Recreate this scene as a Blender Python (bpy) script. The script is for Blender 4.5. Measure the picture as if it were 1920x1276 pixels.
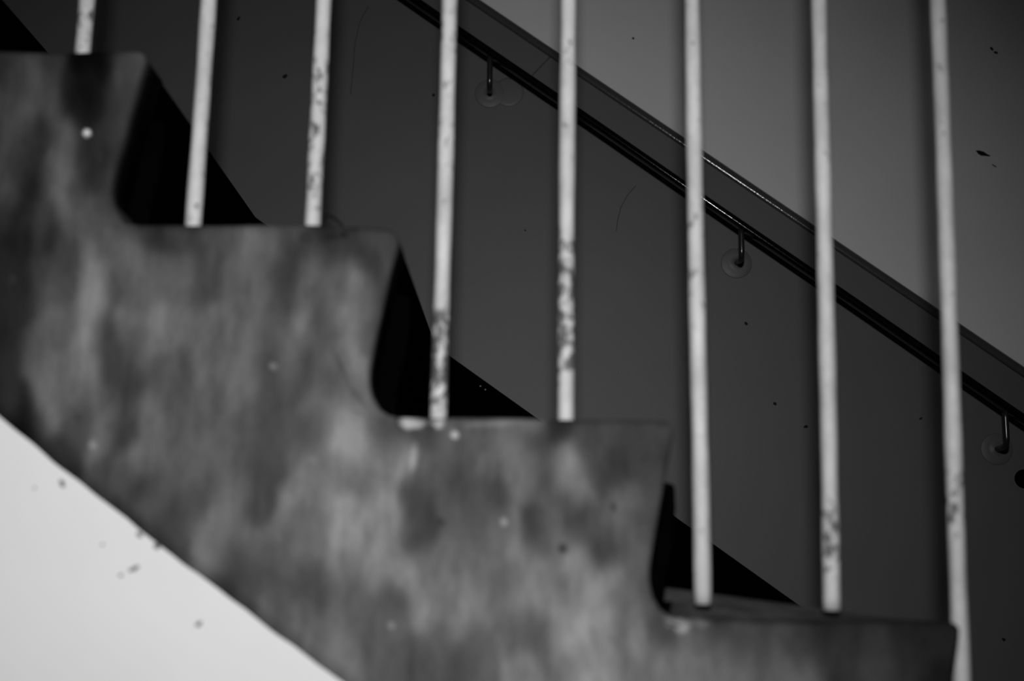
import bpy, bmesh, math, random
import numpy as np
from mathutils import Vector, Matrix, noise

random.seed(4)
scene = bpy.context.scene
for o in list(bpy.data.objects):
    bpy.data.objects.remove(o, do_unlink=True)
COL = scene.collection
H = 1.112                     # eye level above the floor; the scene is laid out from the floor up

# ------------------------------------------------------------------ camera, light, exposure
cam_data = bpy.data.cameras.new('camera')
cam = bpy.data.objects.new('camera', cam_data)
COL.objects.link(cam)
cam_data.sensor_width = 36.0
cam_data.lens = 36.0 * 2490.0 / 1920.0
cam_data.clip_start = 0.02
r_ = Vector((0.9998682, 0.00945604, 0.01319694))      # right, up and viewing directions
d_ = Vector((0.01111895, 0.19345472, -0.9810462))
f_ = Vector((-0.01182982, 0.98106364, 0.19332408))
cam.matrix_world = Matrix(((r_.x, -d_.x, -f_.x, 0.0),
                           (r_.y, -d_.y, -f_.y, 0.0),
                           (r_.z, -d_.z, -f_.z, H),
                           (0, 0, 0, 1)))
cam_data.dof.use_dof = True
cam_data.dof.focus_distance = 1.83
cam_data.dof.aperture_fstop = 2.0
scene.camera = cam

world = bpy.data.worlds.new('stairwell')
scene.world = world
world.use_nodes = True
world.node_tree.nodes['Background'].inputs[0].default_value = (1, 1, 1, 1)
world.node_tree.nodes['Background'].inputs[1].default_value = 0.012

ld = bpy.data.lights.new('lamp', 'SPOT')
ld.energy = 80.0
ld.shadow_soft_size = 0.045
ld.spot_size = math.radians(74)
ld.spot_blend = 1.0
lamp = bpy.data.objects.new('lamp', ld)
COL.objects.link(lamp)
lamp.location = (0.0, -0.15, H + 0.42)
lamp.rotation_euler = (Vector((-0.16, 1.45, H + 0.17)) - lamp.location).to_track_quat('-Z', 'Y').to_euler()

vs = scene.view_settings
vs.view_transform = 'Standard'
vs.look = 'None'
vs.gamma = 1.0
vs.exposure = 0.0
vs.use_curve_mapping = False
scene.cycles.sample_clamp_indirect = 4.0

# ------------------------------------------------------------------ helpers
def link(name, me, mat=None, parent=None, smooth=False):
    o = bpy.data.objects.new(name, me)
    COL.objects.link(o)
    if mat is not None:
        me.materials.append(mat)
    if parent is not None:
        o.parent = parent
    if smooth:
        for p in me.polygons:
            p.use_smooth = True
    return o

def from_bm(name, bm, mat=None, parent=None, smooth=False):
    bmesh.ops.recalc_face_normals(bm, faces=bm.faces[:])
    me = bpy.data.meshes.new(name)
    bm.to_mesh(me)
    bm.free()
    return link(name, me, mat, parent, smooth)

def thing(name, label, cat, loc=(0, 0, 0)):
    o = bpy.data.objects.new(name, None)
    o.empty_display_size = 0.05
    COL.objects.link(o)
    o.location = loc
    o['label'] = label
    o['category'] = cat
    return o

def add_box(bm, x0, x1, y0, y1, z0, z1, bevel=0.0):
    vs_ = [bm.verts.new((x, y, z)) for x in (x0, x1) for y in (y0, y1) for z in (z0, z1)]
    q = [(0, 1, 3, 2), (4, 6, 7, 5), (0, 4, 5, 1), (2, 3, 7, 6), (0, 2, 6, 4), (1, 5, 7, 3)]
    fs = [bm.faces.new([vs_[i] for i in f]) for f in q]
    if bevel:
        es = list({e for f in fs for e in f.edges})
        bmesh.ops.bevel(bm, geom=es, offset=bevel, segments=2, affect='EDGES', profile=0.5)

def add_prism(bm, pts, y0, y1, bevel=0.0):
    """polygon in x,z pushed from y0 (front) to y1 (back)"""
    a = [bm.verts.new((x, y0, z)) for x, z in pts]
    b = [bm.verts.new((x, y1, z)) for x, z in pts]
    n = len(pts)
    fs = [bm.faces.new(a), bm.faces.new(b[::-1])]
    for i in range(n):
        fs.append(bm.faces.new((a[i], b[i], b[(i + 1) % n], a[(i + 1) % n])))
    if bevel:
        bmesh.ops.bevel(bm, geom=list(fs[0].edges), offset=bevel, segments=3, affect='EDGES', profile=0.5)

def add_tube(bm, path, radius, seg=16, cap=True):
    path = [Vector(p) for p in path]
    n = len(path)
    rad = radius if isinstance(radius, (list, tuple)) else [radius] * n
    rings = []
    up = None
    for i, p in enumerate(path):
        t = (path[min(i + 1, n - 1)] - path[max(i - 1, 0)]).normalized()
        if up is None:
            up = t.orthogonal().normalized()
        up = (up - t * up.dot(t)).normalized()
        s = t.cross(up)
        rings.append([bm.verts.new(p + (up * math.cos(2 * math.pi * k / seg) + s * math.sin(2 * math.pi * k / seg)) * rad[i]) for k in range(seg)])
    for a, b in zip(rings, rings[1:]):
        for k in range(seg):
            bm.faces.new((a[k], a[(k + 1) % seg], b[(k + 1) % seg], b[k]))
    if cap:
        bm.faces.new(rings[0][::-1])
        bm.faces.new(rings[-1])

def add_lathe(bm, prof, centre, seg=40):
    """profile (radius, distance out of the wall) turned about the wall's normal"""
    cx, cy, cz = centre
    rings = []
    for r, h in prof:
        if r == 0:
            rings.append([bm.verts.new((cx, cy - h, cz))])
        else:
            rings.append([bm.verts.new((cx + r * math.cos(2 * math.pi * k / seg), cy - h, cz + r * math.sin(2 * math.pi * k / seg))) for k in range(seg)])
    for a, b in zip(rings, rings[1:]):
        for k in range(seg):
            k2 = (k + 1) % seg
            if len(a) == 1 and len(b) == 1:
                continue
            if len(b) == 1:
                bm.faces.new((a[k], a[k2], b[0]))
            elif len(a) == 1:
                bm.faces.new((a[0], b[k2], b[k]))
            else:
                bm.faces.new((a[k], a[k2], b[k2], b[k]))

# ------------------------------------------------------------------ materials
def new_mat(name):
    m = bpy.data.materials.new(name)
    m.use_nodes = True
    nt = m.node_tree
    return m, nt, nt.nodes['Principled BSDF']

def node(nt, kind, **inp):
    n = nt.nodes.new(kind)
    for k, v in inp.items():
        if k in n.inputs:
            n.inputs[k].default_value = v
    return n

def noise_tex(nt, coord, scale, detail=3, rough=0.55, stretch=(1, 1, 1), loc=(0, 0, 0)):
    mp = nt.nodes.new('ShaderNodeMapping')
    mp.inputs['Scale'].default_value = stretch
    mp.inputs['Location'].default_value = loc
    nt.links.new(coord, mp.inputs['Vector'])
    t = nt.nodes.new('ShaderNodeTexNoise')
    t.inputs['Scale'].default_value = scale
    t.inputs['Detail'].default_value = detail
    t.inputs['Roughness'].default_value = rough
    nt.links.new(mp.outputs[0], t.inputs['Vector'])
    return t.outputs['Fac']

def ramp(nt, fac, stops):
    r = nt.nodes.new('ShaderNodeValToRGB')
    el = r.color_ramp.elements
    while len(el) < len(stops):
        el.new(0.5)
    for e, (p, c) in zip(el, stops):
        e.position = p
        e.color = (c, c, c, 1)
    nt.links.new(fac, r.inputs[0])
    return r.outputs[0]

def mix(nt, mode, fac, a, b):
    m = nt.nodes.new('ShaderNodeMix')
    m.data_type = 'RGBA'
    m.blend_type = mode
    for idx, v in ((0, fac), (6, a), (7, b)):
        sock = m.inputs[idx]
        if hasattr(v, 'is_linked'):
            nt.links.new(v, sock)
        elif idx:
            sock.default_value = (v, v, v, 1)
        else:
            sock.default_value = v
    return m.outputs[2]

def bump(nt, b, height, strength, dist):
    n = nt.nodes.new('ShaderNodeBump')
    n.inputs['Strength'].default_value = strength
    n.inputs['Distance'].default_value = dist
    nt.links.new(height, n.inputs['Height'])
    nt.links.new(n.outputs[0], b.inputs['Normal'])

def paint(name, base, rough, spec=0.5, var=0.12, scale=6.0, bump_s=0.0, bump_scale=60, coat=0.0):
    m, nt, b = new_mat(name)
    co = nt.nodes.new('ShaderNodeTexCoord').outputs['Object']
    n1 = noise_tex(nt, co, scale, 4)
    c = ramp(nt, n1, [(0.25, base * (1 - var)), (0.75, base * (1 + var))])
    nt.links.new(c, b.inputs['Base Color'])
    b.inputs['Roughness'].default_value = rough
    b.inputs['Specular IOR Level'].default_value = spec
    if bump_s:
        bump(nt, b, noise_tex(nt, co, bump_scale, 3), bump_s, 0.002)
    return m

M = {}
M['wall'] = paint('upper_wall_paint', 0.335, 0.5, 0.20, 0.05, 5, 0.05, 90)
M['dado'] = paint('dado_paint', 0.050, 0.50, 0.20, 0.08, 5, 0.05, 90)
M['board'] = paint('dado_board_paint', 0.050, 0.5, 0.2, 0.06, 5, 0.05, 60)
M['bead'] = paint('bead_paint', 0.030, 0.15, 0.4, 0.1, 20, 0.12, 170)
M['black'] = paint('black_skirting_paint', 0.0006, 0.9, 0.0, 0.2, 10)
M['rail'] = paint('black_rail_enamel', 0.0012, 0.11, 0.25, 0.2, 30, 0.06, 160)
M['rod'] = paint('dark_rod_enamel', 0.010, 0.25, 0.5, 0.2, 60)
M['white'] = None
M['chip'] = paint('dark_chip', 0.004, 0.7, 0.1, 0.3, 200)
M['step'] = paint('black_step_paint', 0.0012, 0.8, 0.0, 0.4, 30)
M['tread'] = paint('worn_tread_concrete', 0.066, 0.8, 0.1, 0.35, 25, 0.3, 60)
M['grime'] = paint('grey_scuff', 0.16, 0.7, 0.1, 0.3, 200)
M['drip'] = paint('glossy_glint_drip', 0.13, 0.12, 0.5, 0.1, 50)  # paler than the dado, so the glint is put into the colour
M['floor'] = paint('dark_floor', 0.05, 0.6, 0.3, 0.3, 8)

# white spandrel: faint grey mottling
m, nt, b = new_mat('white_spandrel_paint')
co = nt.nodes.new('ShaderNodeTexCoord').outputs['Object']
c = ramp(nt, noise_tex(nt, co, 7, 4), [(0.25, 0.78), (0.8, 0.83)])
nt.links.new(c, b.inputs['Base Color'])
b.inputs['Roughness'].default_value = 0.7
b.inputs['Specular IOR Level'].default_value = 0.2
M['white'] = m

# weathered concrete of the stringer: broad stains come with the mesh attribute, grain from noise
m, nt, b = new_mat('weathered_stringer_render')
co = nt.nodes.new('ShaderNodeTexCoord').outputs['Object']
at_ = nt.nodes.new('ShaderNodeAttribute')
at_.attribute_name = 'stain'
g1 = ramp(nt, noise_tex(nt, co, 30, 6, 0.62, (1, 1, 0.5)), [(0.28, 0.58), (0.72, 1.42)])
g2 = ramp(nt, noise_tex(nt, co, 42, 4, 0.6, (1, 1, 0.16), (3, 1, 2)), [(0.3, 0.80), (0.7, 1.20)])
c = mix(nt, 'MULTIPLY', 1.0, at_.outputs['Color'], g1)
c = mix(nt, 'MULTIPLY', 1.0, c, g2)
nt.links.new(c, b.inputs['Base Color'])
b.inputs['Roughness'].default_value = 0.75
b.inputs['Specular IOR Level'].default_value = 0.03
bump(nt, b, noise_tex(nt, co, 45, 5, 0.6), 0.25, 0.004)
M['stringer'] = m

# baluster paint: pale grey enamel, chipped to rust in blotches of its own per bar
m, nt, b = new_mat('chipped_baluster_paint')
tc = nt.nodes.new('ShaderNodeTexCoord')
oi = nt.nodes.new('ShaderNodeObjectInfo')
mul = nt.nodes.new('ShaderNodeMath'); mul.operation = 'MULTIPLY'
nt.links.new(oi.outputs['Random'], mul.inputs[0]); mul.inputs[1].default_value = 37.0
cb = nt.nodes.new('ShaderNodeCombineXYZ')
nt.links.new(mul.outputs[0], cb.inputs[0]); nt.links.new(mul.outputs[0], cb.inputs[2])
va = nt.nodes.new('ShaderNodeVectorMath'); va.operation = 'ADD'
nt.links.new(tc.outputs['Object'], va.inputs[0]); nt.links.new(cb.outputs[0], va.inputs[1])
co = va.outputs[0]
blot = noise_tex(nt, co, 95, 5, 0.68, (1, 1, 0.6))
wear = nt.nodes.new('ShaderNodeAttribute'); wear.attribute_name = 'wear'
add = nt.nodes.new('ShaderNodeMath'); add.operation = 'MULTIPLY_ADD'; add.inputs[1].default_value = 0.34
nt.links.new(wear.outputs['Fac'], add.inputs[0]); nt.links.new(blot, add.inputs[2])
chip = ramp(nt, add.outputs[0], [(0.70, 0.0), (0.80, 0.9)])
dirt = ramp(nt, noise_tex(nt, co, 38, 7, 0.72, (1, 1, 0.5), (5, 2, 1)), [(0.3, 0.44), (0.7, 0.68)])
c = mix(nt, 'MIX', chip, dirt, 0.055)
nt.links.new(c, b.inputs['Base Color'])
b.inputs['Roughness'].default_value = 0.45
b.inputs['Specular IOR Level'].default_value = 0.3
bump(nt, b, blot, 0.3, 0.002)
M['bar'] = m

# ------------------------------------------------------------------ stair profile
# nosing (x, z of the tread's outer edge), heights from eye level; step 4 is the lowest in view
NOSE = {1: (-0.3872, 0.5400), 2: (-0.1262, 0.3585), 3: (0.1404, 0.1715), 4: (0.4010, -0.0125)}
for i in range(5, 10):
    NOSE[i] = (0.4010 + 0.26 * (i - 4), -0.0125 - 0.18325 * (i - 4))
for i in range(0, -3, -1):
    NOSE[i] = (-0.3872 - 0.26 * (1 - i), 0.5400 + 0.1835 * (1 - i))
I0, I1 = -2, 9
ZF = -H

def z_low(x):
    """lower edge of the stringer, eye-level heights"""
    P = [(-1.8, 1.16), (-0.5017, 0.1673), (-0.4474, 0.1262), (-0.3411, 0.0487), (-0.1669, -0.0725), (0.9, -0.829), (2.0, -1.60)]
    for (a, za), (b_, zb) in zip(P, P[1:]):
        if x <= b_:
            return max(za + (zb - za) * (x - a) / (b_ - a) + 0.0005 * math.sin(61 * x) + 0.0006 * math.sin(147 * x + 1), ZF)
    return ZF

def arc(cx, cz, r, a0, a1, n):
    return [(cx + r * math.cos(math.radians(a0 + (a1 - a0) * k / n)), cz + r * math.sin(math.radians(a0 + (a1 - a0) * k / n))) for k in range(n + 1)]

def riser_profile(i, rn):
    """from the rounded nosing down the raked riser to the fillet at the next tread"""
    x, z = NOSE[i]
    zn = NOSE[i + 1][1] if i < I1 else ZF
    pts = arc(x - rn, z - rn, rn, 90, 4, 6)
    pts += [(x - 0.0075, z - 0.045), (x - 0.014, z - 0.080), (x - 0.0205, z - 0.115), (x - 0.0245, zn + 0.045), (x - 0.0245, zn + 0.032)]
    pts += [(x - 0.0215, zn + 0.019), (x - 0.0150, zn + 0.008), (x - 0.0060, zn + 0.002), (x + 0.004, zn + 0.0)]
    return pts

RN = {1: 0.010, 2: 0.017, 3: 0.011, 4: 0.008}

# ------------------------------------------------------------------ stains of the stringer (x, z, reflectance)
STAINS = np.array([
    (-0.514,0.368,0.0287), (-0.496,0.346,0.0088), (-0.488,0.282,0.0057), (-0.502,0.261,0.0087), (-0.497,0.235,0.0159), (-0.492,0.178,0.0154),
    (-0.476,0.162,0.0037), (-0.47,0.157,0.0053), (-0.476,0.357,0.0626), (-0.468,0.352,0.0071), (-0.478,0.314,0.0391), (-0.466,0.293,0.0758),
    (-0.481,0.282,0.0834), (-0.477,0.24,0.0597), (-0.479,0.23,0.1084), (-0.462,0.24,0.1148), (-0.454,0.209,0.1322), (-0.46,0.183,0.1498),
    (-0.463,0.163,0.2925), (-0.449,0.347,0.1059), (-0.443,0.339,0.04), (-0.432,0.331,0.2309), (-0.447,0.314,0.0447), (-0.448,0.293,0.0675),
    (-0.423,0.315,0.1856), (-0.427,0.293,0.1889), (-0.416,0.283,0.2565), (-0.432,0.262,0.1663), (-0.453,0.261,0.1239), (-0.452,0.251,0.0873),
    (-0.421,0.246,0.2162), (-0.43,0.23,0.2054), (-0.439,0.214,0.1609), (-0.419,0.215,0.1797), (-0.432,0.194,0.1846), (-0.447,0.188,0.1068),
    (-0.426,0.173,0.0705), (-0.425,0.163,0.0578), (-0.411,0.184,0.1422), (-0.402,0.158,0.1676), (-0.393,0.179,0.1917), (-0.408,0.251,0.0641),
    (-0.402,0.236,0.0503), (-0.398,0.21,0.0638), (-0.384,0.241,0.0641), (-0.384,0.2,0.0529), (-0.382,0.184,0.04), (-0.381,0.159,0.0375),
    (-0.365,0.174,0.1251), (-0.358,0.159,0.1205), (-0.412,0.336,0.0406), (-0.405,0.347,0.1163), (-0.391,0.336,0.1163), (-0.4,0.315,0.1059),
    (-0.376,0.31,0.1422), (-0.401,0.294,0.0766), (-0.377,0.289,0.0889), (-0.393,0.257,0.1899), (-0.354,0.247,0.1441), (-0.334,0.263,0.1546),
    (-0.369,0.241,0.1175), (-0.358,0.315,0.0891), (-0.382,0.358,0.0398), (-0.36,0.348,0.0221), (-0.345,0.353,0.0959), (-0.335,0.359,0.0236),
    (-0.352,0.21,0.0741), (-0.337,0.216,0.0745), (-0.335,0.19,0.0691), (-0.311,0.3,0.0444), (-0.31,0.327,0.0311), (-0.327,0.305,0.1036),
    (-0.336,0.294,0.0945), (-0.318,0.242,0.1067), (-0.323,0.169,0.0999), (-0.303,0.263,0.1233), (-0.504,0.314,0.0197), (-0.347,0.134,0.0893),
    (-0.447,0.127,0.0279), (-0.308,0.348,0.0623), (-0.298,0.354,0.0487), (-0.309,0.316,0.0481), (-0.29,0.305,0.1203), (-0.271,0.327,0.0974),
    (-0.255,0.327,0.0921), (-0.263,0.285,0.0986), (-0.236,0.317,0.0397), (-0.232,0.285,0.0459), (-0.246,0.253,0.0791), (-0.208,0.322,0.0868),
    (-0.224,0.344,0.0359), (-0.204,0.349,0.0184), (-0.203,0.333,0.0451), (-0.183,0.344,0.0488), (-0.156,0.323,0.0324), (-0.152,0.35,0.0681),
    (-0.141,0.345,0.0714), (-0.134,0.35,0.022), (-0.214,0.285,0.1089), (-0.211,0.264,0.2242), (-0.22,0.243,0.1083), (-0.202,0.296,0.0968),
    (-0.197,0.269,0.0622), (-0.2,0.248,0.0855), (-0.189,0.293,0.1488), (-0.166,0.304,0.1753), (-0.18,0.27,0.1958), (-0.167,0.265,0.1469),
    (-0.16,0.286,0.08), (-0.181,0.296,0.066), (-0.154,0.275,0.1223), (-0.176,0.228,0.2599), (-0.17,0.212,0.2953), (-0.162,0.202,0.2679),
    (-0.178,0.217,0.0567), (-0.167,0.192,0.0528), (-0.183,0.212,0.129), (-0.198,0.212,0.1162), (-0.214,0.217,0.0461), (-0.216,0.207,0.0523),
    (-0.239,0.201,0.0645), (-0.244,0.217,0.0448), (-0.229,0.217,0.1341), (-0.264,0.201,0.0932), (-0.276,0.237,0.1084), (-0.3,0.211,0.1202),
    (-0.299,0.18,0.0888), (-0.29,0.201,0.147), (-0.248,0.181,0.0562), (-0.252,0.16,0.0638), (-0.202,0.191,0.1218), (-0.187,0.181,0.1682),
    (-0.171,0.176,0.2031), (-0.176,0.166,0.2641), (-0.18,0.146,0.2929), (-0.163,0.156,0.3221), (-0.16,0.136,0.2218), (-0.145,0.146,0.2198),
    (-0.156,0.171,0.167), (-0.151,0.166,0.0916), (-0.136,0.182,0.1918), (-0.147,0.202,0.0812), (-0.141,0.192,0.1297), (-0.13,0.151,0.0533),
    (-0.196,0.161,0.1014), (-0.211,0.15,0.0717), (-0.2,0.135,0.1671), (-0.225,0.13,0.125), (-0.205,0.125,0.2111), (-0.148,0.244,0.0825),
    (-0.144,0.265,0.0437), (-0.139,0.286,0.0447), (-0.132,0.307,0.0623), (-0.235,0.13,0.047), (-0.276,0.134,0.1291), (-0.296,0.134,0.0899),
    (-0.267,0.15,0.0719), (-0.255,0.12,0.0599), (-0.166,0.161,0.229), (-0.155,0.141,0.2111), (-0.17,0.131,0.1462), (-0.125,0.141,0.3146),
    (-0.144,0.111,0.1845), (-0.164,0.111,0.1577), (-0.165,0.081,0.3236), (-0.143,0.086,0.3024), (-0.127,0.071,0.338), (-0.132,0.047,0.2371),
    (-0.111,0.022,0.2331), (-0.146,0.022,0.1528), (-0.13,0.162,0.0483), (-0.095,0.162,0.0577), (-0.07,0.162,0.1023), (0.006,0.171,0.2562),
    (-0.069,0.137,0.0898), (-0.064,0.127,0.0795), (-0.044,0.132,0.117), (-0.004,0.138,0.1623), (-0.068,0.087,0.0952), (-0.103,0.086,0.0577),
    (-0.097,0.067,0.0492), (-0.107,0.062,0.0622), (-0.094,0.122,0.0981), (-0.043,0.097,0.0629), (-0.038,0.087,0.0889), (-0.028,0.063,0.1417),
    (0.002,0.123,0.1455), (0.017,0.123,0.0675), (0.006,0.153,0.0358), (0.037,0.128,0.2386), (0.039,0.123,0.1528), (0.047,0.101,0.2643),
    (0.037,0.093,0.072), (0.047,0.078,0.0342), (0.057,0.149,0.0512), (0.062,0.128,0.0787), (0.082,0.124,0.0408), (0.097,0.134,0.0574),
    (0.107,0.164,0.0411), (0.082,0.164,0.0648), (0.122,0.165,0.0495), (0.127,0.16,0.1045), (0.087,0.089,0.0942), (0.082,0.074,0.1315),
    (0.107,0.094,0.1107), (0.117,0.114,0.0588), (0.112,0.064,0.0956), (0.027,0.073,0.1195), (0.022,0.053,0.0873), (0.015,0.063,0.049),
    (0.05,0.037,0.2698), (0.032,0.058,0.1586), (0.072,0.052,0.0484), (0.057,0.064,0.1098), (0.082,0.054,0.0706), (0.008,0.029,0.1576),
    (0.003,0.004,0.2201), (0.012,0.034,0.1841), (-0.012,0.024,0.1259), (-0.022,0.053,0.1605), (-0.042,0.033,0.1672), (-0.052,0.062,0.1015),
    (-0.067,0.042,0.1372), (-0.066,0.013,0.2154), (-0.092,0.037,0.1647), (-0.091,-0.002,0.2059), (-0.095,-0.007,0.2144), (-0.066,-0.011,0.2112),
    (-0.041,-0.006,0.1963), (-0.032,0.004,0.144), (-0.12,-0.012,0.1099), (-0.123,-0.007,0.0636), (-0.14,-0.012,0.1285), (-0.159,-0.012,0.1348),
    (-0.163,-0.046,0.1697), (-0.139,-0.036,0.0924), (-0.109,-0.05,0.0704), (-0.089,-0.054,0.0905), (-0.118,-0.069,0.088), (-0.08,-0.035,0.0999),
    (-0.055,-0.059,0.0632), (-0.041,-0.035,0.1066), (-0.04,-0.068,0.1134), (-0.016,-0.025,0.1518), (0.008,-0.024,0.093), (0.004,-0.053,0.2862),
    (-0.001,-0.067,0.2536), (0.013,-0.034,0.083), (0.033,-0.029,0.2841), (0.038,-0.034,0.2507), (0.023,-0.015,0.2218), (0.057,0.01,0.2855),
    (0.045,-0.005,0.2662), (0.047,0.015,0.1119), (0.077,0.02,0.2945), (0.062,-0.019,0.2777), (0.072,-0.033,0.2604), (0.062,-0.057,0.2518),
    (0.033,-0.062,0.1826), (0.082,-0.009,0.3152), (0.087,0.005,0.084), (0.096,-0.009,0.1202), (0.106,-0.033,0.1966), (0.121,-0.056,0.1759),
    (0.14,-0.061,0.1613), (0.106,0.025,0.0852), (0.121,-0.009,0.0887), (0.126,-0.023,0.0615), (-0.388,0.108,0.0578), (-0.38,0.108,0.1502),
    (-0.371,0.103,0.0267), (-0.364,0.128,0.2201), (-0.346,0.123,0.1261), (-0.345,0.113,0.0582), (-0.331,0.124,0.1232), (-0.374,0.088,0.0459),
    (-0.358,0.078,0.153), (-0.333,0.084,0.0693), (-0.348,0.073,0.0573), (-0.32,0.109,0.1265), (-0.311,0.134,0.1207), (-0.314,0.089,0.0779),
    (-0.295,0.109,0.0721), (-0.303,0.124,0.0806), (-0.286,0.134,0.1174), (-0.274,0.099,0.1737), (-0.269,0.109,0.0808), (-0.253,0.085,0.0551),
    (-0.246,0.095,0.045), (-0.235,0.12,0.0452), (-0.24,0.13,0.0705), (-0.224,0.1,0.2841), (-0.227,0.07,0.183), (-0.215,0.12,0.2426),
    (-0.194,0.11,0.1676), (-0.174,0.115,0.1202), (-0.193,0.08,0.2129), (-0.197,0.07,0.0745), (-0.292,0.059,0.1513), (-0.297,0.054,0.2071),
    (-0.298,0.039,0.148), (-0.281,0.04,0.1088), (-0.271,0.042,0.0374), (-0.272,0.025,0.0353), (-0.261,0.05,0.1429), (-0.245,0.021,0.0554),
    (-0.25,0.03,0.0759), (-0.236,0.045,0.0853), (-0.222,0.055,0.1232), (-0.211,0.031,0.1327), (-0.199,0.06,0.1915), (-0.205,0.016,0.0557),
    (-0.19,0.012,0.0796), (-0.167,0.061,0.3014), (-0.165,0.076,0.2699), (-0.171,0.031,0.1678), (-0.141,0.037,0.2119), (-0.132,0.066,0.1757),
    (-0.165,0.002,0.1037), (-0.239,-0.004,0.1234), (-0.223,-0.018,0.107), (-0.209,-0.013,0.0942), (-0.249,0.001,0.0765), (-0.188,-0.037,0.1464),
    (-0.168,-0.036,0.171), (-0.342,0.059,0.0581), (-0.321,0.049,0.0711), (-0.367,0.063,0.0169), (0.155,-0.018,0.2145), (0.165,-0.027,0.0467),
    (0.175,-0.022,0.038), (0.16,-0.046,0.1646), (0.179,-0.041,0.1228), (0.179,-0.065,0.1304), (0.204,-0.017,0.102), (0.214,-0.026,0.0506),
    (0.204,-0.046,0.142), (0.223,-0.045,0.0785), (0.232,-0.06,0.126), (0.194,-0.032,0.0351), (0.243,-0.021,0.0471), (0.253,-0.031,0.0353),
    (0.262,-0.059,0.1067), (0.267,-0.045,0.053), (0.282,-0.021,0.0235), (0.277,-0.04,0.0349), (0.301,-0.03,0.0256), (0.305,-0.059,0.046),
    (0.291,-0.059,0.0253), (0.326,-0.02,0.0289), (0.33,-0.039,0.0359), (0.35,-0.029,0.0185), (0.359,-0.053,0.0308), (0.375,-0.029,0.0193),
    (0.378,-0.062,0.0101), (0.155,-0.008,0.0524), (0.229,-0.009,0.0728), (0.351,-0.014,0.0246), (0.39,-0.019,0.0189), (-0.528,0.529,0.0214),
    (-0.506,0.518,0.0541), (-0.499,0.515,0.1398), (-0.515,0.506,0.0353), (-0.524,0.478,0.0646), (-0.507,0.467,0.0768), (-0.49,0.529,0.028),
    (-0.479,0.524,0.042), (-0.482,0.49,0.0598), (-0.473,0.479,0.104), (-0.466,0.456,0.0964), (-0.46,0.445,0.0855), (-0.494,0.439,0.036),
    (-0.484,0.451,0.0226), (-0.508,0.423,0.0728), (-0.502,0.412,0.0195), (-0.495,0.395,0.0169), (-0.517,0.4,0.0757), (-0.513,0.384,0.1302),
    (-0.498,0.368,0.0154), (-0.463,0.417,0.1473), (-0.464,0.401,0.2088), (-0.459,0.374,0.2533), (-0.475,0.406,0.0394), (-0.472,0.368,0.0357),
    (-0.449,0.412,0.0752), (-0.447,0.385,0.0326), (-0.453,0.535,0.0017), (-0.445,0.53,0.001), (-0.436,0.524,0.0008), (-0.432,0.536,0.0017),
    (-0.441,0.513,0.0016), (-0.456,0.507,0.0172), (-0.45,0.496,0.0085), (-0.46,0.484,0.0066), (-0.439,0.485,0.0074), (-0.431,0.49,0.0182),
    (-0.443,0.473,0.0144), (-0.426,0.53,0.073), (-0.41,0.53,0.0632), (-0.402,0.536,0.1034), (-0.398,0.519,0.0601), (-0.405,0.502,0.0631),
    (-0.412,0.479,0.033), (-0.406,0.479,0.043), (-0.413,0.457,0.0295), (-0.409,0.446,0.0765), (-0.413,0.429,0.0217), (-0.424,0.429,0.0205),
    (-0.439,0.423,0.0183), (-0.432,0.401,0.0141), (-0.416,0.396,0.024), (-0.414,0.407,0.0408), (-0.426,0.451,0.0271), (-0.436,0.379,0.1032),
    (-0.425,0.369,0.1063), (-0.415,0.374,0.0372), (-0.399,0.369,0.035), (-0.396,0.363,0.0215), (-0.405,0.353,0.079), (-0.448,0.357,0.1049),
    (-0.487,0.357,0.1106), (-0.12,0.169,0.0428), (-0.136,0.169,0.0519), (-0.225,0.36,0.0836), (-0.283,0.36,0.1042), (-0.173,0.358,0.034),
    (0.067,0.168,0.0437), (0.031,0.169,0.0251), (-0.518,0.536,0.0419), (-0.475,0.536,0.0459), (0.132,0.149,0.0326), (0.124,0.089,0.0793),
    (0.119,0.045,0.1081),
])
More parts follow.
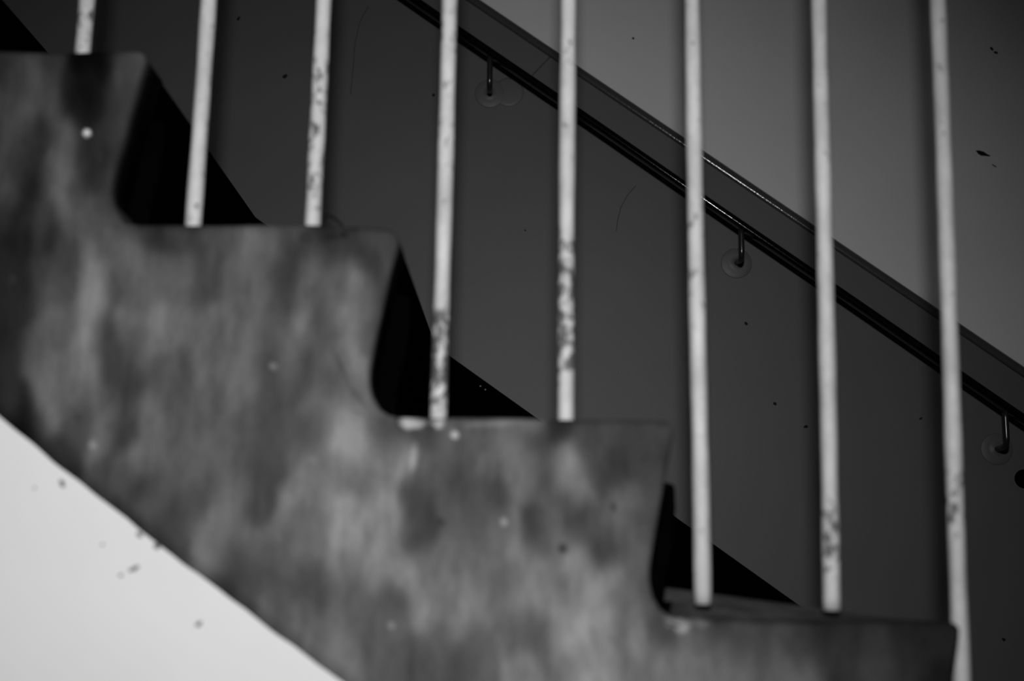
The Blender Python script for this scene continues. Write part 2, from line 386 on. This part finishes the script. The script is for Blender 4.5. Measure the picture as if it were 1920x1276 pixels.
# smaller marks, with glints painted in as small pale round dots: x, z, half width, half height, tilt in degrees, reflectance
MARKS_GLINTS = [
    (-0.1127,0.1678,0.0071,0.0076,0,0.4809), (-0.1051,0.1654,0.0071,0.0046,0,0.4534), (-0.0838,0.1661,0.0046,0.0051,0,0.4838), (-0.1067,0.1324,0.0035,0.0121,-6,0.3509),
    (-0.0342,0.1662,0.0212,0.0035,4,0.252), (0.0062,0.1687,0.0152,0.002,0,0.1399), (-0.44,0.4515,0.0037,0.0032,0,1.0), (-0.0679,0.1546,0.0035,0.0035,0,0.4846),
    (-0.0203,0.0736,0.0035,0.0035,0,0.3376), (-0.1226,-0.0223,0.0034,0.0034,0,0.1887), (0.1331,-0.0156,0.0039,0.0039,0,0.2075), (0.1439,-0.0188,0.0064,0.0069,0,0.341),
    (0.1601,-0.0152,0.0078,0.0039,-20,0.16), (-0.4105,0.1409,0.0041,0.0041,0,0.2439), (-0.2019,0.1292,0.004,0.004,0,0.2134), (-0.2435,0.2187,0.0036,0.0036,0,0.1646),
    (-0.4408,0.5264,0.0193,0.014,0,0.0018), (-0.4419,0.4986,0.0118,0.0225,8,0.0063), (-0.0801,0.0728,0.0045,0.0045,0,0.046), (0.0347,0.0496,0.0045,0.0045,0,0.042),
    (0.0818,0.0887,0.0025,0.004,0,0.0462), (-0.178,0.2185,0.002,0.0174,25,0.0799), (-0.1606,0.1893,0.0025,0.0153,40,0.0851), (-0.3956,0.3645,0.0042,0.0073,20,0.0148),
    (-0.4277,0.1671,0.0041,0.0036,0,0.0535), (-0.4994,0.3016,0.0042,0.0036,0,0.0553), (-0.1934,0.3477,0.0094,0.0047,0,0.0192), (-0.2168,0.3464,0.0073,0.0063,0,0.0283),
    (-0.1804,0.3495,0.0042,0.0042,0,0.0176), (-0.5003,0.2819,0.0207,0.0311,0,0.0217), (-0.4925,0.33,0.0073,0.0313,-5,0.0141), (-0.4967,0.1982,0.0143,0.0358,0,0.025),
    (-0.309,0.3159,0.0042,0.0312,-3,0.0533), (-0.4025,0.2409,0.0062,0.0232,0,0.0592), (-0.3819,0.1892,0.0046,0.0306,-3,0.0459), (-0.2438,0.0996,0.008,0.0301,12,0.0583),
]
def stain_value(X, Z):
    num = np.zeros(X.shape); den = np.zeros(X.shape)
    for sx, sz, a in STAINS:
        d2 = ((X - sx) / 0.0085) ** 2 + ((Z - sz) / 0.0120) ** 2
        w = np.exp(-0.5 * d2) + 2e-4 / (1 + d2) ** 1.5
        num += w * math.log(max(a, 0.002)); den += w
    A = np.exp(num / den)
    for sx, sz, rx, rz, tilt, a in MARKS_GLINTS:
        t = math.radians(tilt)
        dx, dz = X - sx, Z - sz
        u = (dx * math.cos(t) + dz * math.sin(t)) / rx
        v = (-dx * math.sin(t) + dz * math.cos(t)) / rz
        w = np.clip((1.25 - np.sqrt(u * u + v * v)) / 0.5, 0, 1) if rx < 0.009 and rz < 0.009 else np.exp(-0.9 * (u * u + v * v) ** 1.5) * 0.93
        A = A * (1 - w) + a * w
    low = np.array([z_low(x) for x in X])
    edge = np.clip(1 - (Z - low) / 0.016, 0, 1)          # darker line along the lower edge
    return A * (1 - 0.5 * edge)

# ------------------------------------------------------------------ setting
def struct(o):
    o['kind'] = 'structure'
    return o

XL, XR = -1.75, 2.6
bm = bmesh.new(); add_box(bm, XL, XR, 1.9, 2.05, 0, H + 1.9)
wall_back = struct(from_bm('wall_back', bm, M['wall']))

bead_top = lambda x: H + 0.8995 - 0.7035 * (x + 0.072)
bead_low = lambda x: H + 0.8993 - 0.7080 * (x + 0.0947)
def slope_strip(bm, top, low, y0, y1, x0, x1, bevel=0.0):
    add_prism(bm, [(x0, low(x0)), (x1, low(x1)), (x1, top(x1)), (x0, top(x0))], y0, y1, bevel)

# painted lower wall, 4 mm proud of the plaster above
bm = bmesh.new()
add_prism(bm, [(XL, 0.0), (XR, 0.0), (XR, 0.02), (1.21, 0.02 + max(0, bead_low(1.21) - 0.02)), (-1.2, bead_low(-1.2)), (XL, bead_low(-1.2))], 1.8965, 1.9)
from_bm('dado', bm, M['dado'], wall_back)

# trim along the top of the dado: two boards that meet at a joint, and the bead on top
trim = struct(bpy.data.objects.new('trim_1', None)); COL.objects.link(trim)
b_top = lambda x: bead_low(x) + 0.001
b_low = lambda x: bead_low(x) - 0.062
jx = 0.0120
for x0, x1 in ((-1.15, jx), (jx + 0.0012, 1.15)):
    bm = bmesh.new()
    k = 0.55 * 0.062 / 2
    add_prism(bm, [(x0 - k, b_low(x0 - k)), (x1 - k, b_low(x1 - k)), (x1 + k, b_top(x1 + k)), (x0 + k, b_top(x0 + k))], 1.8930, 1.8966, 0.0006)
    struct(from_bm('board', bm, M['board'], trim))
bm = bmesh.new()
sec = []
nS = 10
for k in range(nS + 1):                      # half-round section: out of the wall and up
    a = math.pi * k / nS
    sec.append((-0.0064 * math.sin(a), 0.0072 * math.cos(a) - 0.0032 * math.sin(a)))
def bead_centre(x):
    return 0.5 * (bead_top(x) + bead_low(x))
rings = []
xs = np.linspace(-1.18, 1.18, 60)
for x in xs:
    rings.append([bm.verts.new((x, 1.8945 + dy, bead_centre(x) + dz * 1.15)) for dy, dz in sec])
for a, b_ in zip(rings, rings[1:]):
    for k in range(nS):
        bm.faces.new((a[k], a[k + 1], b_[k + 1], b_[k]))
struct(from_bm('bead', bm, M['bead'], trim, True))

# black skirting that runs up the wall along the nosings
bb_top = lambda x: H + 0.361 - 0.702 * (x + 0.131)
bm = bmesh.new()
slope_strip(bm, bb_top, lambda x: bb_top(x) - 0.30, 1.884, 1.897, -1.35, 1.60, 0.002)
baseboard = struct(from_bm('baseboard_back', bm, M['black']))

# white wall under the flight
bm = bmesh.new()
xs = [x for x in np.linspace(-1.5, 1.32, 40)]
low = [(x, H + z_low(x) + 0.02) for x in xs if H + z_low(x) > 0.01]
add_prism(bm, [(low[0][0], 0.0), (low[-1][0] + 0.02, 0.0)] + low[::-1], 1.2535, 1.33)
spandrel_bm = bm

bm = bmesh.new(); add_box(bm, XL, XR, -2.6, 2.05, -0.12, 0.0)
floor = struct(from_bm('floor', bm, M['floor']))

# ------------------------------------------------------------------ staircase
stair = thing('staircase', 'worn grey concrete staircase with black treads and stained side face descending right', 'staircase', (0, 1.25, 0))
SX, SY, SZ = stair.location
def to_stair(o):
    o.parent = stair
    o.matrix_parent_inverse = Matrix.Translation(-stair.location)
    return o

def crown(i, x, y):
    """the worn tread that shows its top rises away from its outer edge"""
    if i != 4:
        return 0.0
    x0, x1 = NOSE[3][0], NOSE[4][0]
    t = min(max((x1 - x) / (x1 - x0), 0), 1)
    d = min(max((y - 1.252) / 0.115, 0), 1)
    d = d * d * (3 - 2 * d)
    return 0.032 * t * d

spandrel = to_stair(from_bm('spandrel_panel', spandrel_bm, M['white']))
spandrel['label'] = 'smooth white painted wall face under the grey flight'

# stringer: dense front face (patch under every step) + rounded arris swept round the profile
R = 0.007
Y0, YC = 1.25, 1.318
verts, faces, stain_xy = [], [], []
def add_grid(G):
    nr, nc = len(G), len(G[0])
    base = len(verts)
    for row in G:
        verts.extend(row)
    for r in range(nr - 1):
        for c_ in range(nc - 1):
            a = base + r * nc + c_
            faces.append((a, a + 1, a + nc + 1, a + nc))

def resample(pts, n):
    P = np.array(pts, float)
    s = np.concatenate([[0], np.cumsum(np.hypot(*np.diff(P, axis=0).T))])
    t = np.linspace(0, s[-1], n)
    return np.stack([np.interp(t, s, P[:, 0]), np.interp(t, s, P[:, 1])], 1)

def offset_inward(P, r):
    """shift a polyline (running left to right, solid below / left) by r into the solid"""
    P = np.array(P, float)
    T = np.gradient(P, axis=0)
    T /= np.linalg.norm(T, axis=1)[:, None] + 1e-12
    N = np.stack([T[:, 1], -T[:, 0]], 1)       # points into the solid
    return P + N * r, -N

OUT = []                                        # whole top outline
for i in range(I0, I1 + 1):
    x0 = NOSE[i - 1][0] + 0.004 if i > I0 else NOSE[I0][0] - 0.30
    zt = NOSE[i][1]
    dense = i in (0, 1, 2, 3, 4)
    rn = RN.get(i, 0.012)
    nt_ = 44 if dense else 8
    xe = NOSE[i][0] - rn
    tread = []
    for k in range(nt_):
        x = x0 + (xe - x0) * k / nt_
        w = 0.0014 * math.sin(9.0 * x + 2.1 * i) + 0.0010 * math.sin(31 * x + i)
        w *= min(1.0, 4.0 * min(k, nt_ - k) / nt_)
        tread.append((x, zt + w))
    prof = riser_profile(i, rn)
    rp = resample(prof, 44 if dense else 16)
    seg = [tuple(p) for p in tread] + [tuple(p) for p in rp]
    OUT.append((i, seg, dense, len(tread)))

flat = [p for _, s, _, _ in OUT for p in s[:-1]] + [OUT[-1][1][-1]]
flat_in, flat_n = offset_inward(flat, R)
# patches
pos = 0
for idx, (i, seg, dense, ntr) in enumerate(OUT):
    n = len(seg)
    ins = flat_in[pos:pos + n]
    pos += n - 1
    top = ins[:ntr + 1]
    right = ins[ntr:]
    nv, nu = (170, 120) if dense else (16, 12)
    xa = top[0][0]
    xb = right[-1][0]
    zc, zd = z_low(xa), z_low(xb)
    topr = resample(top, nu)
    left = np.stack([np.full(nv, topr[0][0]), np.linspace(topr[0][1], min(zc, topr[0][1] - 0.001), nv)], 1)
    bot_end = min(zd, right[-1][1] - 0.001)
    full_right = resample([tuple(p) for p in right] + [(xb, bot_end)], nv)
    bx = np.linspace(left[-1][0], full_right[-1][0], nu)
    bottom = np.stack([bx, np.array([max(z_low(x), ZF) for x in bx])], 1)
    bottom[0] = left[-1]; bottom[-1] = full_right[-1]
    U = np.linspace(0, 1, nu)[None, :, None]
    V = np.linspace(0, 1, nv)[:, None, None]
    S = ((1 - V) * topr[None] + V * bottom[None] + (1 - U) * left[:, None] + U * full_right[:, None]
         - ((1 - U) * (1 - V) * topr[0] + U * (1 - V) * topr[-1] + (1 - U) * V * bottom[0] + U * V * bottom[-1]))
    add_grid([[(S[r, c_, 0], Y0, S[r, c_, 1]) for c_ in range(nu)] for r in range(nv)])
# arris and curb strip
ring_def = [(R * math.sin(a), Y0 + R * (1 - math.cos(a))) for a in [math.radians(d) for d in (0, 18, 36, 54, 72, 90)]]
ring_def += [(R, y) for y in (Y0 + 0.02, Y0 + 0.04, YC)]
own = []
for idx, (i, seg, dense, ntr) in enumerate(OUT):
    own += [i] * (len(seg) - 1)
own.append(OUT[-1][0])
G = []
for off, y in ring_def:
    row = []
    for (px_, pz_), (nx_, nz_), i in zip(flat_in, flat_n, own):
        x, z = px_ + nx_ * off, pz_ + nz_ * off
        lift = crown(i, x, y) if nz_ > 0.3 else 0.0
        row.append((x, y, z + lift))
    G.append(row)
n_patch = len(verts)
add_grid(G)
# lower edge return
xs = np.linspace(flat_in[0][0], 1.30, 120)
add_grid([[(x, y, z_low(x)) for x in xs] for y in (Y0, YC)])
V_ = np.array(verts, float)
me = bpy.data.meshes.new('stringer')
VV = V_.copy(); VV[:, 2] += H
me.from_pydata(VV.tolist(), [], faces)
me.update()
alb = stain_value(V_[:, 0], V_[:, 2])
# dirt band just under the worn tread edges
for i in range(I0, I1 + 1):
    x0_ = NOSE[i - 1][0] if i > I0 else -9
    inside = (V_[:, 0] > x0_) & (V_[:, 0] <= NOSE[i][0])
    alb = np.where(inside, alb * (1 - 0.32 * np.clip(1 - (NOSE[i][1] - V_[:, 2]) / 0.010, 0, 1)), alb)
# the tread paint laps over the top of the curb, the black riser paint comes to within a finger of the edge
n_arris = len(flat_in)
ny = np.ones(len(V_))
first = n_patch
for r_i in range(len(ring_def)):
    ny[first + r_i * n_arris: first + (r_i + 1) * n_arris] = flat_n[:, 1]
depth = V_[:, 1] - Y0
alb = np.where((depth > 0.012) & (ny > 0.3), alb + (0.060 - alb) * np.clip((depth - 0.012) / 0.02, 0, 1), alb)
alb = np.where((depth > 0.004) & (ny <= 0.3), alb * np.clip(1 - (depth - 0.004) / 0.018, 0.02, 1), alb)
ca = me.color_attributes.new('stain', 'FLOAT_COLOR', 'POINT')
buf = np.ones((len(V_), 4), np.float32)
buf[:, :3] = alb[:, None]
ca.data.foreach_set('color', buf.ravel())
stringer = to_stair(link('stringer', me, M['stringer'], None, False))
stringer['label'] = 'mottled grey side face stepped along its top'
bmx = bmesh.new(); bmx.from_mesh(me)
bmesh.ops.recalc_face_normals(bmx, faces=bmx.faces[:]); bmx.to_mesh(me); bmx.free()
for p in me.polygons:
    p.use_smooth = True

# black steps behind the curb, each tread with its riser
for idx, (i, seg, dense, ntr) in enumerate(OUT):
    x0 = seg[0][0]
    bm = bmesh.new()
    x, z = NOSE[i]
    zn = NOSE[i + 1][1] if i < I1 else ZF
    prof = [(x0 - 0.03, z - 0.002)] + [(x0 + (x - 0.012 - x0) * k / 8, z - 0.002) for k in range(9)]
    prof += [(x - 0.004, z - 0.005), (x - 0.002, z - 0.014), (x - 0.010, z - 0.0525)]
    prof += [(x + 0.0030, z - 0.0545), (x + 0.0062, z - 0.0575), (x + 0.0070, z - 0.078), (x + 0.004, z - 0.11), (x - 0.004, z - 0.15), (x - 0.006, zn - 0.004)]
    ys = [YC - 0.004, 1.335, 1.355, 1.38, 1.45, 1.60, 1.75, 1.8835]
    rows = []
    for y in ys:
        rows.append([bm.verts.new((px_, y, H + pz_ + (crown(i, px_, y) if k < 11 else 0))) for k, (px_, pz_) in enumerate(prof)])
    for a, b_ in zip(rows, rows[1:]):
        for k in range(len(prof) - 1):
            bm.faces.new((a[k], a[k + 1], b_[k + 1], b_[k]))
    # closed underside
    zb = H + min(z, zn) - 0.02
    lowr = [[bm.verts.new((px_, y, max(zb, 0.0))) for px_ in (x0 - 0.03, x - 0.006)] for y in (ys[0], ys[-1])]
    bm.faces.new((lowr[0][0], lowr[0][1], lowr[1][1], lowr[1][0]))
    bm.faces.new(rows[0] + [lowr[0][1], lowr[0][0]])
    bm.faces.new([lowr[1][0], lowr[1][1]] + rows[-1][::-1])
    bm.faces.new([r[0] for r in rows] + [lowr[1][0], lowr[0][0]])
    bm.faces.new([r[-1] for r in rows][::-1] + [lowr[0][1], lowr[1][1]])
    o = to_stair(from_bm('step', bm, M['step']))
    o.data.materials.append(M['tread'])
    for p in o.data.polygons:
        if p.normal.z > 0.5:
            p.material_index = 1

# ------------------------------------------------------------------ railing of round bars along the outer edge
railing = thing('stair_railing', 'row of thin pale chipped round metal bars rising from the grey stair edge', 'railing', (0, 1.28, 0))
BARS = [(-0.4615, -0.4605, 1), (-0.3365, -0.3338, 2), (-0.2165, -0.2155, 2), (-0.0860, -0.0850, 3), (0.0380, 0.0382, 3),
        (0.1682, 0.1668, 4), (0.2895, 0.2945, 4), (0.4065, 0.4125, 5)]
for k in range(1, 4):
    BARS.append((0.4065 + 0.1275 * k, 0.4125 + 0.1275 * k, 4 + (k + 3) // 2))
BARS.append((-0.588, -0.587, 1)); BARS.append((-0.715, -0.714, 0))
# chipped stretches of each bar: (height from, height to above eye level, how badly)
WEAR = {0: [(0.54, 0.62, 0.55)], 1: [(0.53, 0.56, 0.4), (0.43, 0.475, 0.3), (0.36, 0.39, 0.55)], 2: [(0.37, 0.56, 0.55)],
        3: [(0.42, 0.62, 0.42), (0.18, 0.295, 0.85)], 4: [(0.50, 0.60, 0.35), (0.21, 0.37, 0.75)],
        5: [(0.355, 0.40, 0.55), (0.27, 0.34, 0.5), (0.0, 0.08, 0.3)], 6: [(0.03, 0.10, 0.75)], 7: [(0.06, 0.14, 0.65), (0.20, 0.24, 0.3)]}
def wear_at(n, z):
    w = 0.27
    for a, b_, k in WEAR.get(n, [(0.0, 0.1, 0.5)]):
        t = min(1, max(0, (z - a + 0.015) / 0.03)) * min(1, max(0, (b_ + 0.015 - z) / 0.03))
        w = max(w, k * t)
    return w
rail_top = lambda x: H + 0.97 + 0.5400 - 0.7035 * (x + 0.3872)
for n, (xb, xt, i) in enumerate(BARS):
    zb = NOSE[i][1] + crown(i, xb, 1.28) - 0.006 + H
    if i == 4:
        zb = H + (0.0005 if n == 5 else -0.0035)
    slope = (xt - xb) / 0.4
    zt = rail_top(xb) - 0.015
    rnd = random.Random(n * 7 + 1)
    ph = [rnd.uniform(0, 6.28) for _ in range(4)]
    path, rad = [], []
    steps = 90
    for k in range(steps + 1):
        z = zb + (zt - zb) * k / steps
        u = z - zb
        path.append((xb + slope * u + 0.0005 * math.sin(7 * u + ph[0]) * min(1, u * 6), 1.28 + 0.0006 * math.sin(5 * u + ph[1]) * min(1, u * 6), z))
        rad.append(0.0079 + 0.00022 * math.sin(29 * u + ph[2]) + 0.00018 * math.sin(71 * u + ph[3]))
    bm = bmesh.new()
    add_tube(bm, path, rad, 18)
    o = from_bm('baluster', bm, M['bar'], None, True)
    wa = o.data.attributes.new('wear', 'FLOAT', 'POINT')
    wa.data.foreach_set('value', [wear_at(n, v.co.z - H) for v in o.data.vertices])
    o.parent = railing
    o.matrix_parent_inverse = Matrix.Translation(-railing.location)
bm = bmesh.new()
add_tube(bm, [(x, 1.28, rail_top(x)) for x in (-0.80, 0.0, 0.85)], 0.021, 20)
o = from_bm('top_rail', bm, M['bar'], None, True)
o.parent = railing
o.matrix_parent_inverse = Matrix.Translation(-railing.location)

# ------------------------------------------------------------------ black handrail on the wall
hand = thing('handrail', 'thin black metal handrail on hooked rods fixed to the dark wall behind the bars', 'handrail', (0, 1.85, 0))
def to_hand(o):
    o.parent = hand
    o.matrix_parent_inverse = Matrix.Translation(-hand.location)
    return o
h_top = lambda x: H + 0.841 - 0.7130 * (x + 0.1097)
bm = bmesh.new()
th = math.atan(0.713)
hw, hh, rc = 0.009, 0.0055, 0.0042
sec = []
for cx_, cz_, a0 in ((hw - rc, hh - rc, 0), (-hw + rc, hh - rc, 90), (-hw + rc, -hh + rc, 180), (hw - rc, -hh + rc, 270)):
    for k in range(5):
        a = math.radians(a0 + 90 * k / 4)
        sec.append((cx_ + rc * math.cos(a), cz_ + rc * math.sin(a)))
rings = []
for x in np.linspace(-1.05, 1.3, 70):
    zc_ = h_top(x) - hh / math.cos(th) + 0.0004 * math.sin(17 * x)
    rings.append([bm.verts.new((x + dz * math.sin(th), 1.85 + dy, zc_ + dz * math.cos(th))) for dy, dz in sec])
for a, b_ in zip(rings, rings[1:]):
    for k in range(len(sec)):
        bm.faces.new((a[k], a[(k + 1) % len(sec)], b_[(k + 1) % len(sec)], b_[k]))
bm.faces.new(rings[0]); bm.faces.new(rings[-1][::-1])
to_hand(from_bm('rail', bm, M['rail'], None, True))

WF = 1.8965                                     # face of the dado
BR = [(-0.0615, 0.7535, -0.0605, 0.7465), (0.3055, 0.4930, 0.3060, 0.4890), (0.6710, 0.2235, 0.6695, 0.2235), (-0.430, 1.012, -0.430, 1.006)]
for xw, zw, xr, zr in BR:
    zt = h_top(xr) - 2 * hh / math.cos(th) + 0.003
    yb = 1.85
    path = [(xw, WF + 0.001, H + zw), (xw, WF - 0.012, H + zw - 0.0005)]
    rb = 0.011
    path.append((xr, yb + rb, H + zr))
    for k in range(1, 6):
        a = math.radians(90 * k / 5)
        path.append((xr, yb + rb - rb * math.sin(a), H + zr + rb - rb * math.cos(a)))
    path += [(xr, yb, H + zr + rb + (zt - H - zr - rb) * t) for t in (0.35, 0.7, 1.0)]
    bm = bmesh.new()
    add_tube(bm, path, 0.0041, 14)
    br = to_hand(from_bm('bracket', bm, M['rod'], None, True))
    bm = bmesh.new()
    add_lathe(bm, [(0.0228, 0.0), (0.0226, 0.0009), (0.0218, 0.0013), (0.0120, 0.0014), (0.0062, 0.0016), (0.0055, 0.0024), (0.0, 0.0026)], (xw, WF, H + zw))
    ro = from_bm('rosette', bm, M['dado'], None, True)
    ro.parent = br
    ro['label'] = 'round wall plate painted over in the wall colour'

# ------------------------------------------------------------------ marks on the wall
def chip_at(name, x, z, pts, y, t=0.0006, mat='chip'):
    bm = bmesh.new()
    add_prism(bm, [(x + a, H + z + c_) for a, c_ in pts], y - t, y + 0.0001)
    return struct(from_bm(name, bm, M[mat], wall_back))

def blob_pts(r, seed, el=1.0, ang=0.0, n=9):
    q = random.Random(seed)
    out = []
    for k in range(n):
        a = -2 * math.pi * k / n
        rr = r * q.uniform(0.75, 1.15)
        u, v = rr * math.cos(a) * el, rr * math.sin(a)
        out.append((u * math.cos(ang) - v * math.sin(ang), u * math.sin(ang) + v * math.cos(ang)))
    return out

WU = 1.9
chip_at('paint_chip', 0.6772, 0.6672, [(-0.0105, 0.0042), (-0.0060, 0.0046), (0.0010, 0.0026), (0.0060, -0.0010), (0.0105, -0.0035), (0.0100, -0.0048), (0.0030, -0.0040), (-0.0030, -0.0036), (-0.0075, -0.0005)], WU)
chip_at('paint_chip', 0.6995, 0.8338, blob_pts(0.0022, 2, 1.4, -0.9), WU)
chip_at('paint_chip', 0.7055, 0.8278, blob_pts(0.0020, 3, 1.9, -0.4), WU)
chip_at('paint_chip', 0.6930, 0.6480, blob_pts(0.0008, 5, 5.0, -0.65), WU)
chip_at('paint_chip', 0.1556, 0.8458, blob_pts(0.0019, 6), WU)
for n, (x, z, r) in enumerate(((-0.3729, 0.7779, 0.0026), (-0.1466, 0.7500, 0.0024), (-0.4485, 0.8709, 0.0022), (0.3177, 0.4029, 0.0024),
                               (0.3567, 0.2854, 0.0024), (0.4002, 0.2527, 0.0022), (0.565, 0.2662, 0.0016), (0.6655, -0.0415, 0.0022), (-0.0053, 0.5398, 0.0014))):
    chip_at('paint_chip', x, z, blob_pts(r, 20 + n, random.Random(n).uniform(1, 1.8), random.Random(n).uniform(-1, 1)), WF)
bm = bmesh.new()
add_lathe(bm, [(0.0135, 0.0), (0.0132, 0.004), (0.0115, 0.0075), (0.007, 0.0095), (0.0, 0.0100)], (0.7075, WF, H + 0.1815))
struct(from_bm('wall_plug', bm, M['black'], wall_back, True))
bm = bmesh.new()
add_lathe(bm, [(0.0232, 0.0), (0.0226, 0.0007), (0.019, 0.0011), (0.0, 0.0013)], (-0.0330, WF, H + 0.7560))
struct(from_bm('filler_patch', bm, M['dado'], wall_back, True))
# dark scabs along the edge of the white paint
for n, (x, z, r, el, ang) in enumerate(((-0.4385, 0.1045, 0.0022, 2.2, -1.1), (-0.3650, 0.0262, 0.0021, 3.0, 0.5), (-0.3768, 0.0200, 0.0017, 1.2, 0.3),
                                       (-0.3015, -0.0232, 0.0024, 1.7, 0.7), (-0.3620, 0.0575, 0.0022, 1.6, -0.8), (-0.3450, 0.0470, 0.0028, 1.3, -0.7),
                                       (-0.4640, 0.1000, 0.0012, 1.2, 0.0), (-0.3960, 0.0480, 0.0012, 1.2, 0.0))):
    bm = bmesh.new()
    add_prism(bm, [(x + a, H + z + c_) for a, c_ in blob_pts(r, 60 + n, el, ang)], 1.2531, 1.2537)
    from_bm('scuff', bm, M['grime'], spandrel)
# glossy drips of paint, coloured pale as glints, on the dado and on the trim
for n, (x, z, r) in enumerate(((0.0086, 0.3376, 0.0011), (0.0117, 0.3255, 0.0009), (0.0227, 0.3237, 0.0014), (0.0282, 0.3196, 0.0008), (0.0240, 0.3130, 0.0008),
                               (0.0290, 0.3095, 0.0009), (0.0340, 0.3065, 0.0008), (0.0130, 0.2700, 0.0012), (0.0165, 0.2775, 0.0009), (0.0305, 0.2712, 0.0009),
                               (0.0860, 0.2715, 0.0010), (0.1055, 0.2830, 0.0008), (0.1345, 0.3290, 0.0008), (0.2989, 0.1559, 0.0010), (0.2170, 0.1910, 0.0011))):
    bm = bmesh.new()
    add_lathe(bm, [(r, 0.0), (r * 0.9, r * 0.3), (r * 0.6, r * 0.55), (r * 0.25, r * 0.68), (0.0, r * 0.7)], (x, WF, H + z), 10)
    struct(from_bm('paint_drip', bm, M['drip'], wall_back, True))

# hairline cracks in the dado paint, two pale drips on the skirting
M['crack'] = paint('crack_line', 0.022, 0.8, 0.1, 0.2, 60)
for pts in (((0.158, 0.610), (0.146, 0.596), (0.136, 0.577), (0.131, 0.556), (0.129, 0.540)),
            ((-0.250, 0.893), (-0.262, 0.868), (-0.268, 0.835), (-0.270, 0.790), (-0.272, 0.750))):
    bm = bmesh.new()
    add_tube(bm, [(x, WF, H + z) for x, z in pts], 0.0005, 6)
    struct(from_bm('crack', bm, M['crack'], wall_back, True))
for x, z in ((-0.0672, 0.3040), (-0.0600, 0.2990)):
    bm = bmesh.new()
    add_lathe(bm, [(0.0012, 0.0), (0.0010, 0.0005), (0.0, 0.0008)], (x, 1.884, H + z), 10)
    struct(from_bm('paint_drip', bm, M['grime'], baseboard, True))

# ------------------------------------------------------------------ bent wire by the third bar
bm = bmesh.new()
add_tube(bm, [(-0.2090, 1.30, H + 0.3790), (-0.2060, 1.30, H + 0.3843), (-0.1992, 1.30, H + 0.3815), (-0.1908, 1.299, H + 0.3745), (-0.1876, 1.299, H + 0.3675), (-0.1868, 1.298, H + 0.3575)], 0.0013, 8)
w = from_bm('wire', bm, M['chip'], None, True)
w['label'] = 'short bent dark wire poking up beside the foot of the third bar'
w['category'] = 'wire'
